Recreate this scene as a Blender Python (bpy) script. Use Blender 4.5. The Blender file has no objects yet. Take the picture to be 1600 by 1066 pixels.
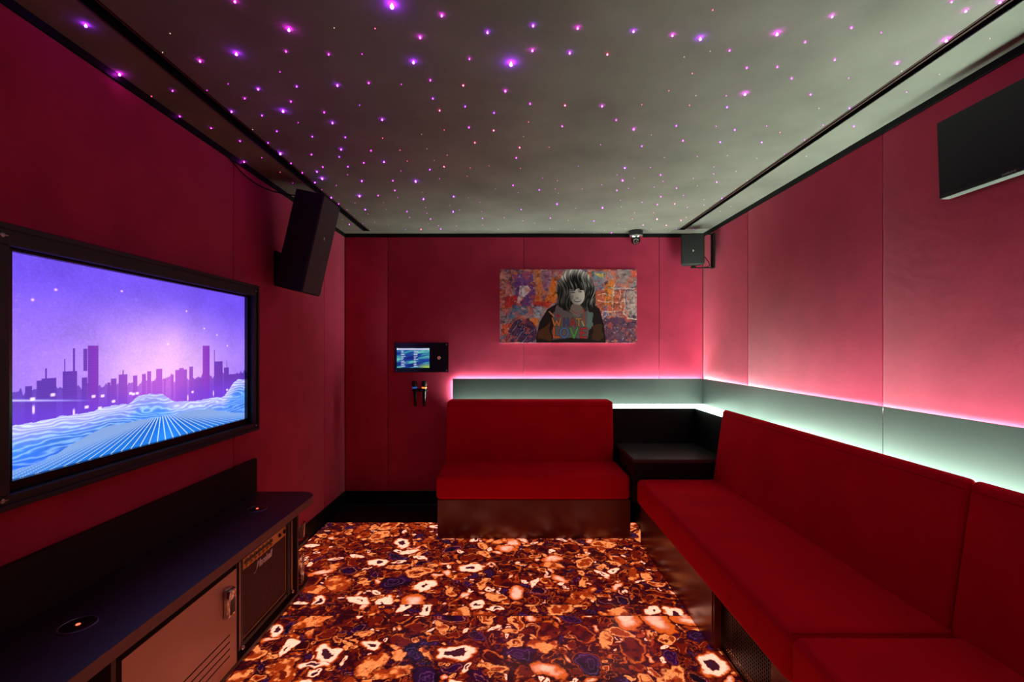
import bpy, bmesh, math, random
import numpy as np
from mathutils import Vector, Matrix

# ------------------------------------------------------------------ camera, world, exposure
scene = bpy.context.scene
COL = scene.collection
cam_data = bpy.data.cameras.new('camera')
cam_data.sensor_width = 36.0
cam_data.lens = 16.0
cam_data.shift_x = 5 / 1600
cam_data.shift_y = 12 / 1600
cam_data.clip_start = 0.02
cam = bpy.data.objects.new('camera', cam_data)
cam.location = (0, 0, 1.4)
cam.rotation_euler = (math.pi / 2, 0, 0)
COL.objects.link(cam)
scene.camera = cam
world = bpy.data.worlds.new('world')
scene.world = world
world.use_nodes = True
world.node_tree.nodes['Background'].inputs[0].default_value = (0.02, 0.012, 0.02, 1)
world.node_tree.nodes['Background'].inputs[1].default_value = 0.0
scene.view_settings.view_transform = 'Standard'
scene.view_settings.look = 'None'
scene.view_settings.exposure = 0.0
scene.view_settings.gamma = 1.0
scene.view_settings.use_curve_mapping = False
scene.cycles.use_denoising = True
scene.cycles.max_bounces = 8
scene.cycles.sample_clamp_indirect = 4.0

# strengths of the lights the room has
E_ADDED_TROUGH = 37.0      # ledge light behind the backrests, sunk in an added, unseen trough
E_LEDGE = 10.0        # frosted light ledge behind the sofas
E_COVE = 105.0        # strip hidden behind the top of the fascia
E_FLOOR = 0.95        # backlit agate slabs
E_TV = 1.12
E_STAR = 1.0

# room (metres): camera stands at x=0, y=0
XL, XR, YB, YF, ZC = -1.484, 1.757, 4.12, -1.0, 2.442

# ------------------------------------------------------------------ helpers
def mat(name, color, rough=0.6, metal=0.0, spec=0.5, emit=None, estr=0.0, sheen=0.0,
        noise=0.0, nscale=8.0, bump=0.0, bscale=60.0, trans=0.0, coat=0.0, detail=4.0):
    m = bpy.data.materials.new(name)
    m.use_nodes = True
    nt = m.node_tree
    b = nt.nodes['Principled BSDF']
    b.inputs['Roughness'].default_value = rough
    b.inputs['Metallic'].default_value = metal
    b.inputs['Specular IOR Level'].default_value = spec
    b.inputs['Coat Weight'].default_value = coat
    b.inputs['Transmission Weight'].default_value = trans
    b.inputs['Sheen Weight'].default_value = sheen
    if sheen:
        b.inputs['Sheen Roughness'].default_value = 0.4
        b.inputs['Sheen Tint'].default_value = (1.0, 0.55, 0.6, 1)
    b.inputs['Base Color'].default_value = (*color, 1)
    if emit:
        b.inputs['Emission Color'].default_value = (*emit, 1)
        b.inputs['Emission Strength'].default_value = estr
    tc = None
    if noise or bump:
        tc = nt.nodes.new('ShaderNodeTexCoord')
    if noise:
        n = nt.nodes.new('ShaderNodeTexNoise')
        n.inputs['Scale'].default_value = nscale
        n.inputs['Detail'].default_value = detail
        r = nt.nodes.new('ShaderNodeMapRange')
        r.inputs['From Min'].default_value = 0.3
        r.inputs['From Max'].default_value = 0.7
        r.inputs['To Min'].default_value = 1 - noise
        r.inputs['To Max'].default_value = 1 + noise
        mx = nt.nodes.new('ShaderNodeVectorMath')
        mx.operation = 'SCALE'
        mx.inputs[0].default_value = color
        nt.links.new(tc.outputs['Object'], n.inputs['Vector'])
        nt.links.new(n.outputs['Fac'], r.inputs['Value'])
        nt.links.new(r.outputs['Result'], mx.inputs['Scale'])
        nt.links.new(mx.outputs[0], b.inputs['Base Color'])
    if bump:
        n = nt.nodes.new('ShaderNodeTexNoise')
        n.inputs['Scale'].default_value = bscale
        n.inputs['Detail'].default_value = 6
        bp = nt.nodes.new('ShaderNodeBump')
        bp.inputs['Strength'].default_value = bump
        bp.inputs['Distance'].default_value = 0.01
        nt.links.new(tc.outputs['Object'], n.inputs['Vector'])
        nt.links.new(n.outputs['Fac'], bp.inputs['Height'])
        nt.links.new(bp.outputs[0], b.inputs['Normal'])
    return m

def cmat(name, rough, strength, base=0.0, spec=0.5, coat=0.0):
    """material that shows the vertex colours; strength > 0 lets them glow, base > 0 prints them."""
    m = bpy.data.materials.new(name)
    m.use_nodes = True
    nt = m.node_tree
    b = nt.nodes['Principled BSDF']
    b.inputs['Roughness'].default_value = rough
    b.inputs['Specular IOR Level'].default_value = spec
    b.inputs['Coat Weight'].default_value = coat
    a = nt.nodes.new('ShaderNodeAttribute')
    a.attribute_name = 'Col'
    if strength:
        nt.links.new(a.outputs['Color'], b.inputs['Emission Color'])
        b.inputs['Emission Strength'].default_value = strength
        b.inputs['Base Color'].default_value = (0.01, 0.01, 0.01, 1)
    else:
        nt.links.new(a.outputs['Color'], b.inputs['Base Color'])
    return m

class B:
    """collects shapes, in room coordinates, for one mesh"""
    def __init__(self):
        self.bm = bmesh.new()
        self.M = Matrix()
    def box(self, x0, x1, y0, y1, z0, z1, bev=0.0, seg=3):
        t = bmesh.new()
        bmesh.ops.create_cube(t, size=1)
        for v in t.verts:
            v.co = Vector((x0 if v.co.x < 0 else x1, y0 if v.co.y < 0 else y1, z0 if v.co.z < 0 else z1))
        return self._merge(t, bev, seg)
    def hexa(self, pts, bev=0.0, seg=3):
        """eight corners: bottom ring of four, top ring of four"""
        t = bmesh.new()
        vs = [t.verts.new(p) for p in pts]
        for f in ((3, 2, 1, 0), (4, 5, 6, 7), (0, 1, 5, 4), (1, 2, 6, 5), (2, 3, 7, 6), (3, 0, 4, 7)):
            t.faces.new([vs[i] for i in f])
        return self._merge(t, bev, seg)
    def prism(self, poly, h0, h1, axis='z', bev=0.0, seg=2):
        t = bmesh.new()
        def P(a, b, h):
            return {'z': (a, b, h), 'x': (h, a, b), 'y': (a, h, b)}[axis]
        lo = [t.verts.new(P(a, b, h0)) for a, b in poly]
        hi = [t.verts.new(P(a, b, h1)) for a, b in poly]
        n = len(poly)
        t.faces.new(lo[::-1]); t.faces.new(hi)
        for i in range(n):
            t.faces.new((lo[i], lo[(i + 1) % n], hi[(i + 1) % n], hi[i]))
        return self._merge(t, bev, seg)
    def lathe(self, prof, c, axis=(0, 0, 1), n=24):
        t = bmesh.new()
        rings = []
        for r, h in prof:
            if r < 1e-6:
                rings.append([t.verts.new((0, 0, h))])
            else:
                rings.append([t.verts.new((r * math.cos(2 * math.pi * k / n), r * math.sin(2 * math.pi * k / n), h)) for k in range(n)])
        for a, b in zip(rings, rings[1:]):
            for k in range(n):
                k2 = (k + 1) % n
                if len(a) == 1 and len(b) == 1: continue
                if len(a) == 1: t.faces.new((a[0], b[k2], b[k]))
                elif len(b) == 1: t.faces.new((a[k], a[k2], b[0]))
                else: t.faces.new((a[k], a[k2], b[k2], b[k]))
        if len(rings[0]) > 1: t.faces.new(rings[0][::-1])
        if len(rings[-1]) > 1: t.faces.new(rings[-1])
        q = Vector((0, 0, 1)).rotation_difference(Vector(axis).normalized())
        M = Matrix.Translation(Vector(c)) @ q.to_matrix().to_4x4()
        bmesh.ops.transform(t, matrix=M, verts=t.verts)
        return self._merge(t, 0, 0)
    def tube(self, pts, r, n=8):
        t = bmesh.new()
        pts = [Vector(p) for p in pts]
        rings = []
        up = Vector((0, 0, 1))
        for i, p in enumerate(pts):
            d = (pts[min(i + 1, len(pts) - 1)] - pts[max(i - 1, 0)]).normalized()
            s = d.cross(up)
            if s.length < 1e-3: s = d.cross(Vector((1, 0, 0)))
            s.normalize(); w = s.cross(d)
            rings.append([t.verts.new(p + r * (math.cos(2 * math.pi * k / n) * s + math.sin(2 * math.pi * k / n) * w)) for k in range(n)])
        for a, b in zip(rings, rings[1:]):
            for k in range(n):
                t.faces.new((a[k], a[(k + 1) % n], b[(k + 1) % n], b[k]))
        t.faces.new(rings[0][::-1]); t.faces.new(rings[-1])
        return self._merge(t, 0, 0)
    def _merge(self, t, bev, seg):
        bmesh.ops.recalc_face_normals(t, faces=t.faces)
        if bev:
            bmesh.ops.bevel(t, geom=list(t.edges), offset=bev, segments=seg, profile=0.5, affect='EDGES', clamp_overlap=True)
        bmesh.ops.transform(t, matrix=self.M, verts=t.verts)
        me = bpy.data.meshes.new('tmp')
        t.to_mesh(me); t.free()
        self.bm.from_mesh(me)
        bpy.data.meshes.remove(me)
        return self

def world_loc(o):
    l = Vector((0, 0, 0))
    while o:
        l += o.location
        o = o.parent
    return l

def obj(name, b, m, parent=None, origin=None, smooth=False, angle=40):
    me = bpy.data.meshes.new(name)
    b.bm.to_mesh(me); b.bm.free()
    o = bpy.data.objects.new(name, me)
    COL.objects.link(o)
    return finish(o, me, m, parent, origin, smooth, angle)

def finish(o, me, m, parent, origin, smooth, angle):
    if parent:
        o.parent = parent
        off = world_loc(parent)
    else:
        off = Vector(origin) if origin else Vector((0, 0, 0))
        o.location = off
    me.transform(Matrix.Translation(-off))
    me.materials.append(m)
    if smooth:
        me.polygons.foreach_set('use_smooth', [True] * len(me.polygons))
        me.set_sharp_from_angle(angle=math.radians(angle))
    return o

def thing(name, loc, label, cat, group=None):
    o = bpy.data.objects.new(name, None)
    o.empty_display_size = 0.1
    o.location = loc
    COL.objects.link(o)
    return tag(o, label, cat, group)

def tag(o, label, cat, group=None):
    o['label'] = label; o['category'] = cat
    if group: o['group'] = group
    return o

def struct(o):
    o['kind'] = 'structure'
    return o

def grid(name, nx, ny, P, cols, m, parent=None, origin=None):
    """sheet of nx*ny points with a colour for each; P(u, v) gives arrays x, y, z; cols[ny, nx, 3]"""
    u, v = np.meshgrid(np.linspace(0, 1, nx), np.linspace(0, 1, ny))
    x, y, z = P(u, v)
    co = np.stack([np.broadcast_to(a, u.shape) for a in (x, y, z)], -1).reshape(-1, 3).astype(np.float32)
    i = np.arange(nx * ny).reshape(ny, nx)
    q = np.stack([i[:-1, :-1], i[:-1, 1:], i[1:, 1:], i[1:, :-1]], -1).reshape(-1, 4)
    me = bpy.data.meshes.new(name)
    me.vertices.add(nx * ny)
    me.vertices.foreach_set('co', co.ravel())
    me.loops.add(q.size)
    me.loops.foreach_set('vertex_index', q.ravel().astype(np.int32))
    me.polygons.add(len(q))
    me.polygons.foreach_set('loop_start', (np.arange(len(q)) * 4).astype(np.int32))
    me.update(calc_edges=True)
    ca = me.color_attributes.new('Col', 'FLOAT_COLOR', 'POINT')
    c4 = np.ones((nx * ny, 4), np.float32)
    c4[:, :3] = cols.reshape(-1, 3)
    ca.data.foreach_set('color', c4.ravel())
    o = bpy.data.objects.new(name, me)
    COL.objects.link(o)
    return finish(o, me, m, parent, origin, False, 0)

def text_mesh(name, s, size, M, m, parent, shear=0.0, depth=0.0005, font_bold=0.0, width=1.0):
    cu = bpy.data.curves.new(name, 'FONT')
    cu.body = s; cu.size = size; cu.shear = shear; cu.extrude = depth; cu.offset = font_bold
    cu.align_x = 'CENTER'; cu.align_y = 'CENTER'
    t = bpy.data.objects.new(name, cu)
    COL.objects.link(t)
    dg = bpy.context.evaluated_depsgraph_get()
    me = bpy.data.meshes.new_from_object(t.evaluated_get(dg))
    bpy.data.objects.remove(t)
    me.name = name
    me.transform(M @ Matrix.Diagonal((width, 1, 1, 1)))
    o = bpy.data.objects.new(name, me)
    COL.objects.link(o)
    me.materials.clear()
    return finish(o, me, m, parent, None, False, 0)

def lin(r, g, b):
    return np.array([((c / 255) / 12.92 if c / 255 <= 0.04045 else ((c / 255 + 0.055) / 1.055) ** 2.4) for c in (r, g, b)])

def vnoise(x, y, seed, cells=64):
    rs = np.random.RandomState(seed)
    L = rs.rand(cells, cells)
    xi = np.floor(x).astype(int); yi = np.floor(y).astype(int)
    fx = x - xi; fy = y - yi
    fx = fx * fx * (3 - 2 * fx); fy = fy * fy * (3 - 2 * fy)
    a = L[yi % cells, xi % cells]; b = L[yi % cells, (xi + 1) % cells]
    c = L[(yi + 1) % cells, xi % cells]; d = L[(yi + 1) % cells, (xi + 1) % cells]
    return (a * (1 - fx) + b * fx) * (1 - fy) + (c * (1 - fx) + d * fx) * fy

def fbm(x, y, seed, octaves=4):
    s = 0; amp = 0.5
    for k in range(octaves):
        s = s + amp * vnoise(x * 2 ** k, y * 2 ** k, seed + k)
        amp *= 0.5
    return s / (1 - 0.5 ** octaves)

def sstep(a, b, x):
    t = np.clip((x - a) / (b - a), 0, 1)
    return t * t * (3 - 2 * t)

# ------------------------------------------------------------------ materials
M = {}
M['velvet'] = mat('wall_velvet', (0.52, 0.040, 0.095), 0.85, spec=0.1, sheen=0.45, noise=0.10, nscale=5, bump=0.12, bscale=25)
M['sofa'] = mat('sofa_velvet', (0.66, 0.003, 0.020), 0.8, spec=0.06, sheen=0.0, noise=0.07, nscale=4, bump=0.05, bscale=40)
M['piping'] = mat('sofa_piping', (0.42, 0.004, 0.015), 0.8, spec=0.1, noise=0.05)
M['backing'] = mat('wall_backing', (0.03, 0.004, 0.008), 0.9, noise=0.05)
M['plaster'] = mat('ceiling_plaster', (0.20, 0.178, 0.158), 0.95, spec=0.1, noise=0.16, nscale=3.0, bump=0.08, bscale=90, detail=8)
M['black'] = mat('matt_black', (0.006, 0.006, 0.007), 0.7, spec=0.25, noise=0.1)
M['trim'] = mat('black_trim', (0.004, 0.004, 0.005), 0.6, spec=0.2, noise=0.1)
M['darkfloor'] = mat('black_floor', (0.008, 0.006, 0.009), 0.5, spec=0.3, noise=0.2, nscale=3)
M['base'] = mat('dark_laminate', (0.13, 0.012, 0.008), 0.24, spec=0.8, noise=0.15, nscale=3)
M['fascia'] = mat('black_satin_laminate', (0.036, 0.037, 0.036), 0.42, spec=0.5, noise=0.06, nscale=6)
M['tabletop'] = mat('black_table_laminate', (0.03, 0.040, 0.038), 0.30, spec=1.0, noise=0.1)
M['tablebody'] = mat('black_table_body', (0.006, 0.006, 0.007), 0.5, spec=0.25, noise=0.1)
M['edge'] = mat('counter_edge_floor_glow', (0.22, 0.10, 0.09), 0.5, noise=0.08)  # reddish light from the agate floor put into the colour
M['splash'] = mat('splash_laminate', (0.016, 0.013, 0.016), 0.5, spec=0.3, noise=0.1)
M['counter'] = mat('counter_laminate', (0.022, 0.015, 0.034), 0.46, spec=0.9, noise=0.08)
M['cabinet'] = mat('cabinet_laminate', (0.07, 0.035, 0.033), 0.45, spec=0.4, noise=0.1)
M['steel'] = mat('steel_with_floor_glow', (0.52, 0.33, 0.29), 0.42, metal=0.85, noise=0.08, nscale=3)  # neutral steel, tinted with the red light of the floor
M['chrome'] = mat('chrome', (0.75, 0.73, 0.72), 0.14, metal=1.0, noise=0.02)
M['amp_cloth'] = mat('amp_grille_cloth', (0.10, 0.035, 0.035), 0.85, noise=0.25, nscale=90, bump=0.3, bscale=400)
M['amp_vinyl'] = mat('amp_black_vinyl', (0.03, 0.024, 0.024), 0.5, bump=0.3, bscale=300, noise=0.1)
M['gold'] = mat('gold_panel', (0.85, 0.46, 0.14), 0.4, metal=0.3, noise=0.05)
M['white'] = mat('white_plastic', (0.8, 0.76, 0.76), 0.5, noise=0.03)
M['speaker'] = mat('speaker_black', (0.012, 0.011, 0.013), 0.6, spec=0.3, noise=0.1, bump=0.1, bscale=200)
M['grille'] = mat('speaker_grille', (0.06, 0.055, 0.06), 0.65, spec=0.3, noise=0.15, nscale=60, bump=0.2, bscale=300)
M['grille_dark'] = mat('dark_grille', (0.025, 0.023, 0.024), 0.65, spec=0.25, noise=0.15, nscale=60, bump=0.2, bscale=300)
M['mesh'] = mat('perforated_metal', (0.025, 0.02, 0.02), 0.4, metal=0.6, noise=0.1)
M['hole'] = mat('perforation_dark', (0.002, 0.002, 0.002), 0.9, noise=0.1)
M['frame'] = mat('tv_frame_black', (0.022, 0.018, 0.022), 0.5, spec=0.4, noise=0.1)
M['bezel'] = mat('tv_bezel_gloss', (0.004, 0.004, 0.006), 0.2, spec=0.5, noise=0.05)
M['monitor'] = mat('monitor_screen_off', (0.003, 0.003, 0.005), 0.3, spec=0.4, noise=0.05)
M['monitor_case'] = mat('monitor_case', (0.10, 0.095, 0.09), 0.5, noise=0.05)
M['glass'] = mat('clear_glass', (0.95, 0.95, 0.95), 0.03, trans=1.0, noise=0.01)
M['screw'] = mat('screw_metal', (0.4, 0.36, 0.36), 0.3, metal=1.0, noise=0.05)
M['ledge_light'] = mat('frosted_diffuser', (0.8, 0.9, 0.85), 0.5, emit=(0.68, 1.0, 0.80), estr=E_LEDGE, noise=0.01)
M['added_trough_light'] = mat('added_trough_diffuser', (0.8, 0.9, 0.85), 0.5, emit=(0.68, 1.0, 0.80), estr=E_ADDED_TROUGH, noise=0.01)
M['cove_light'] = mat('led_tape', (0.8, 0.9, 0.85), 0.5, emit=(0.80, 1.0, 0.88), estr=E_COVE, noise=0.01)
M['led_red'] = mat('red_indicator', (0.6, 0.02, 0.01), 0.4, emit=(1.0, 0.10, 0.05), estr=3.0, noise=0.01)
M['ring_blue'] = mat('blue_ring', (0.03, 0.12, 0.5), 0.4, emit=(0.03, 0.14, 0.55), estr=0.55, noise=0.02)
M['ring_orange'] = mat('orange_ring', (0.9, 0.25, 0.05), 0.4, emit=(1.0, 0.30, 0.08), estr=1.0, noise=0.02)
M['rim'] = mat('pad_rim', (0.30, 0.24, 0.42), 0.3, metal=0.6, noise=0.02)
M['pad'] = mat('pad_black_glass', (0.004, 0.004, 0.005), 0.3, noise=0.05)
M['canvas_edge'] = mat('canvas_edge', (0.55, 0.40, 0.42), 0.8, noise=0.1)
STARC = {'v': (0.36, 0.02, 1.0), 'm': (0.75, 0.02, 0.85), 'r': (1.0, 0.06, 0.22), 'p': (0.8, 0.62, 0.5)}
STARE = {0: 5.0, 1: 22.0, 2: 45.0, 3: 90.0, 4: 170.0}
for k, c in STARC.items():
    for s, e in STARE.items():
        M['star', s, k] = mat('star_%s_%d' % ({'v': 'violet', 'm': 'magenta', 'r': 'red', 'p': 'pale'}[k], s), (0.5, 0.5, 0.5), 0.5,
                              emit=c, estr=e * E_STAR * (0.25 if k == 'p' and s == 0 else 1), noise=0.01)

# ------------------------------------------------------------------ room shell
fl = struct(obj('floor', B().box(XL - .1, XR + .1, YF, 4.30, -0.14, -0.03).box(XL - .1, XR + .1, 3.664, 4.20, -0.03, 0.0)
                .box(XL - .1, XR + .1, YF, 0.55, -0.03, 0.0), M['darkfloor']))
struct(obj('ceiling', B().box(XL - .1, -1.288, YF, 4.22, ZC, ZC + .12).box(-1.226, 1.486, YF, 4.22, ZC, ZC + .12)
           .box(1.541, XR + .1, YF, 4.22, ZC, ZC + .12)
           .box(-1.288, -1.226, 4.03, 4.22, ZC, ZC + .12).box(1.486, 1.541, 3.99, 4.22, ZC, ZC + .12), M['plaster']))

def wall(name, axis, pos, sign, seams, z0, z1, lo, hi):
    """padded wall: dark backing with upholstered panels, one mesh each"""
    b = B()
    if axis == 'y': b.box(lo, hi, pos + .022, pos + .12, -0.03, ZC + .0)
    elif sign > 0: b.box(pos - .12, pos - .022, lo, hi, -0.03, ZC)
    else: b.box(pos + .022, pos + .12, lo, hi, -0.03, ZC)
    w = struct(obj(name, b, M['backing']))
    edges = [lo] + seams + [hi]
    for a, c in zip(edges, edges[1:]):
        p = B()
        g = 0.0012
        if axis == 'y': p.box(a + g, c - g, pos, pos + .03, z0, z1, 0.007, 3)
        elif sign > 0: p.box(pos - .03, pos, a + g, c - g, z0, z1, 0.007, 3)
        else: p.box(pos, pos + .03, a + g, c - g, z0, z1, 0.007, 3)
        obj('upholstered_panel', p, M['velvet'], w, smooth=True)
    return w

PZ0, PZ1 = 0.105, 2.412
wall('wall_back', 'y', YB, -1, [-1.095, 0.133, 1.362], PZ0, PZ1, XL, XR)
wall('wall_left', 'x', XL, 1, [-1.17, 0.04, 1.247, 2.454, 3.66], PZ0, PZ1, YF, YB)
wall('wall_right', 'x', XR, -1, [-0.27, 0.94, 2.14, 3.347], PZ0, PZ1, YF, YB)
struct(obj('wall_front', B().box(XL - .1, XR + .1, YF - .1, YF, -0.03, ZC), M['velvet']))
struct(obj('trim_1', B().box(XL, XR, YB - .004, YB + .02, PZ1 + .001, ZC), M['trim']))
struct(obj('trim_2', B().box(XL - .02, XL + .004, YF, YB - .004, PZ1 + .001, ZC), M['trim']))
struct(obj('trim_3', B().box(XR - .004, XR + .02, YF, YB - .004, PZ1 + .001, ZC), M['trim']))
struct(obj('baseboard_back', B().box(XL + .014, XR, YB - .014, YB + .02, 0, 0.115, 0.002, 1), M['trim']))
struct(obj('baseboard_left', B().box(XL - .02, XL + .014, 2.66, YB, 0, 0.115, 0.002, 1), M['trim']))

# the two black slots that run the length of the ceiling
for k, (x0, x1, ye) in enumerate(((-1.288, -1.226, 4.03), (1.486, 1.541, 3.99))):
    t = thing('ceiling_slot', (x0, YF, ZC), ['long black recessed slot in the ceiling beside the television wall',
              'long black recessed slot in the ceiling beside the monitor wall'][k], 'ceiling slot')
    obj('channel', B().box(x0, x1, YF, ye, ZC + .07, ZC + .08).box(x0, x0 + .004, YF, ye, ZC + .001, ZC + .07)
        .box(x1 - .004, x1, YF, ye, ZC + .001, ZC + .07).box(x0, x1, ye - .004, ye, ZC + .001, ZC + .07), M['trim'], t)
    obj('rail', B().box((x0 + x1) / 2 + .004, (x0 + x1) / 2 + .012, YF, ye - .01, ZC + .012, ZC + .069), M['cabinet'], t)
    obj('edge_strip', B().box(x0 - .003, x0 + .003, YF, ye, ZC - .002, ZC + .002), M['cabinet'], t)

# ------------------------------------------------------------------ agate slabs of the floor
def agate(x0, x1, y0, y1, step, seed):
    nx = int((x1 - x0) / step) + 1; ny = int((y1 - y0) / step) + 1
    X, Y = np.meshgrid(np.linspace(x0, x1, nx), np.linspace(y0, y1, ny))
    rs = np.random.RandomState(seed)
    wx = X + 0.056 * (fbm(X * 17, Y * 17, seed, 3) - .5) + 0.016 * (fbm(X * 60, Y * 60, seed + 9, 2) - .5)
    wy = Y + 0.056 * (fbm(X * 17 + 31, Y * 17 + 7, seed + 5, 3) - .5) + 0.016 * (fbm(X * 60 + 11, Y * 60, seed + 17, 2) - .5)
    stones = []
    area = (x1 - x0) * (y1 - y0)
    for lo, hi, tries in ((.080, .108, 200), (.058, .080, 900), (.042, .058, 2600), (.026, .042, 5200), (.013, .026, 8000)):
        for _ in range(int(tries * area / 4)):
            a = rs.uniform(lo, hi); b = a * rs.uniform(.32, .74)
            cx = rs.uniform(x0 - .03, x1 + .03); cy = rs.uniform(y0 - .03, y1 + .03)
            th = rs.uniform(0, math.pi)
            ok = True
            for (px, py, pa, pb, pt) in stones:
                dx = px - cx; dy = py - cy
                if abs(dx) > pa + a or abs(dy) > pa + a: continue
                d = math.hypot(dx, dy)
                ph = math.atan2(dy, dx)
                r1 = a * b / math.hypot(b * math.cos(ph - th), a * math.sin(ph - th))
                r2 = pa * pb / math.hypot(pb * math.cos(ph - pt), pa * math.sin(ph - pt))
                if d < (r1 + r2) * 0.93:
                    ok = False; break
            if ok: stones.append((cx, cy, a, b, th))
    d1 = np.full(X.shape, 9.0); d2 = np.full(X.shape, 9.0); ix = np.full(X.shape, -1)
    sc = np.zeros(X.shape)
    for i, (cx, cy, a, b, th) in enumerate(stones):
        R = a * 2.2 + .03
        i0 = max(0, int((cx - R - x0) / step)); i1 = min(nx, int((cx + R - x0) / step) + 2)
        j0 = max(0, int((cy - R - y0) / step)); j1 = min(ny, int((cy + R - y0) / step) + 2)
        if i0 >= i1 or j0 >= j1: continue
        sx = wx[j0:j1, i0:i1] - cx; sy = wy[j0:j1, i0:i1] - cy
        p = sx * math.cos(th) + sy * math.sin(th); q = -sx * math.sin(th) + sy * math.cos(th)
        e = rs.uniform(1.8, 2.6)
        d = (np.abs(p / a) ** e + np.abs(q / b) ** e) ** (1 / e)
        D1 = d1[j0:j1, i0:i1]; D2 = d2[j0:j1, i0:i1]; I = ix[j0:j1, i0:i1]; S = sc[j0:j1, i0:i1]
        m = d < D1
        D2[:] = np.where(m, D1, np.minimum(D2, d))
        I[m] = i; S[m] = b
        D1[m] = d[m]
    n = len(stones) + 1
    ty = rs.rand(n); r1 = rs.rand(n); r2 = rs.rand(n); sh = rs.rand(n) * 60
    big = np.array([s[2] > .03 for s in stones] + [False])
    t = d1 + 0.20 * (fbm(X * 34 + sh[ix], Y * 34, seed + 40, 3) - .5)
    rel = np.clip(d2 - d1, 0, 9)
    T = ty[ix]; A = r1[ix]; Bq = r2[ix]
    n1 = fbm(X * 28 + sh[ix], Y * 28 + sh[ix], seed + 50, 4)
    n2 = fbm(X * 120, Y * 120, seed + 60, 3)
    def c(*v): return np.array(v)
    def mixc(a, b, f): return a * (1 - f[..., None]) + b * f[..., None]
    z = np.zeros(X.shape + (3,))
    WHITE = c(1.8, 0.74, 0.50); CREAM = c(1.15, 0.30, 0.085); ORG = c(0.80, 0.11, 0.012); DORG = c(0.36, 0.030, 0.004)
    RED = c(0.15, 0.007, 0.003); DRK = c(0.028, 0.002, 0.004); PUR = c(0.028, 0.003, 0.030); BLK = c(0.008, 0.003, 0.008)
    # ringed white stones with a dark druzy heart
    core = 0.12 + 0.30 * A
    w = mixc(z + BLK * 2 + RED * .25, z + WHITE, sstep(core - .02, core + .04, t + .10 * (n2 - .5)))
    w = mixc(w, z + ORG, sstep(.68, .78, t)); w = mixc(w, z + RED, sstep(.78, .88, t))
    # orange stones
    o = mixc(z + ORG, z + CREAM, sstep(.46, .74, n1 + .22 * A)); o = mixc(o, z + DORG, sstep(.62, .44, n1 - .12 * Bq + .06))
    o = mixc(o, z + CREAM, sstep(.66, .76, t) * (A > .5)); o = mixc(o, z + RED, sstep(.84, .97, t))
    o = mixc(o, z + RED, sstep(.35, .25, t) * (Bq > .62))
    bands = .5 + .5 * np.sin(t * (26 + 22 * A) + 5 * n1)
    o = o * (.84 + .36 * bands)[..., None]
    cr = np.abs(fbm(X * 22 + sh[ix], Y * 22 - sh[ix], seed + 70, 3) - .5)
    o = mixc(o, z + RED * .6, sstep(.014, .005, cr) * (Bq < .35))
    # dark violet stones with a thin line
    line = np.exp(-((t - .55 - .15 * A) / .035) ** 2) + .7 * np.exp(-((t - .28) / .03) ** 2) * (Bq > .5)
    p = mixc(z + BLK, z + PUR, sstep(.35, .65, n1)); p = p + line[..., None] * np.where(Bq[..., None] > .45, c(.12, .03, .11), c(.60, .09, .02))
    p = mixc(p, z + DORG, sstep(.82, .9, t) * (A > .6)); p = mixc(p, z + DRK, sstep(.9, 1.0, t))
    # dark red stones with a glowing rim
    r = mixc(z + RED, z + DRK, sstep(.40, .62, n1)); r = mixc(r, z + ORG, np.exp(-((t - .80) / (.04 + .05 * A)) ** 2) * sstep(.38, .60, vnoise(X * 26 + sh[ix], Y * 26, seed + 75)))
    r = r + (np.exp(-((t - .45) / .05) ** 2) * sstep(.4, .6, n1) * (Bq > .6))[..., None] * c(.5, .05, .01)
    r = mixc(r, z + DRK, sstep(.9, 1.0, t))
    # amber stones fading to the rim
    am = mixc(z + WHITE * .75, z + ORG, sstep(.1 + .3 * A, .75, t + .3 * (n1 - .5))); am = mixc(am, z + RED, sstep(.85, .98, t))
    col = np.where((T < .15)[..., None], w, np.where((T < .46)[..., None], o, np.where((T < .59)[..., None], p, np.where((T < .92)[..., None], r, am))))
    col = col * (0.80 + 0.40 * n2[..., None])
    # small slivers between the stones
    frag = vnoise(X * 95 + 4 * n1, Y * 70, seed + 80) * vnoise(X * 60, Y * 110, seed + 81) + .08
    mtx = mixc(z + DRK * 1.6, z + DORG, sstep(.40, .56, frag)); mtx = mixc(mtx, z + PUR, sstep(.6, .7, n1) * .5)
    gap = np.maximum(sstep(.98, 1.04, t), sstep(.13, .03, rel))
    col = mixc(col, mtx * np.where(rel[..., None] < .13, .5, 1.0), gap)
    # seams at the slab edges
    ed = np.minimum(Y - y0, y1 - Y)
    col = col * (0.25 + 0.75 * sstep(0.0, 0.004, ed))[..., None]
    return nx, ny, col.astype(np.float32)

M['agate'] = cmat('backlit_agate', 0.16, E_FLOOR, spec=0.5)
AX0, AX1 = -1.47, 1.757
for (y0, y1, step, seed) in ((2.490, 3.664, .0036, 11), (2.385, 2.4885, .0032, 23), (1.35, 2.3835, .0032, 37), (.55, 1.3485, .012, 51)):
    nx, ny, cc = agate(-1.46, 1.16, y0, y1, step, seed)
    s = grid('agate_slab', nx, ny, lambda u, v: (-1.46 + u * 2.62, y0 + v * (y1 - y0), 0 * u), cc, M['agate'], fl)
struct(obj('trim_4', B().box(XL, -1.4605, .55, 3.664, -0.03, 0.0).box(1.1605, XR + .02, .55, 3.664, -0.03, 0.0), M['darkfloor']))

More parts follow.
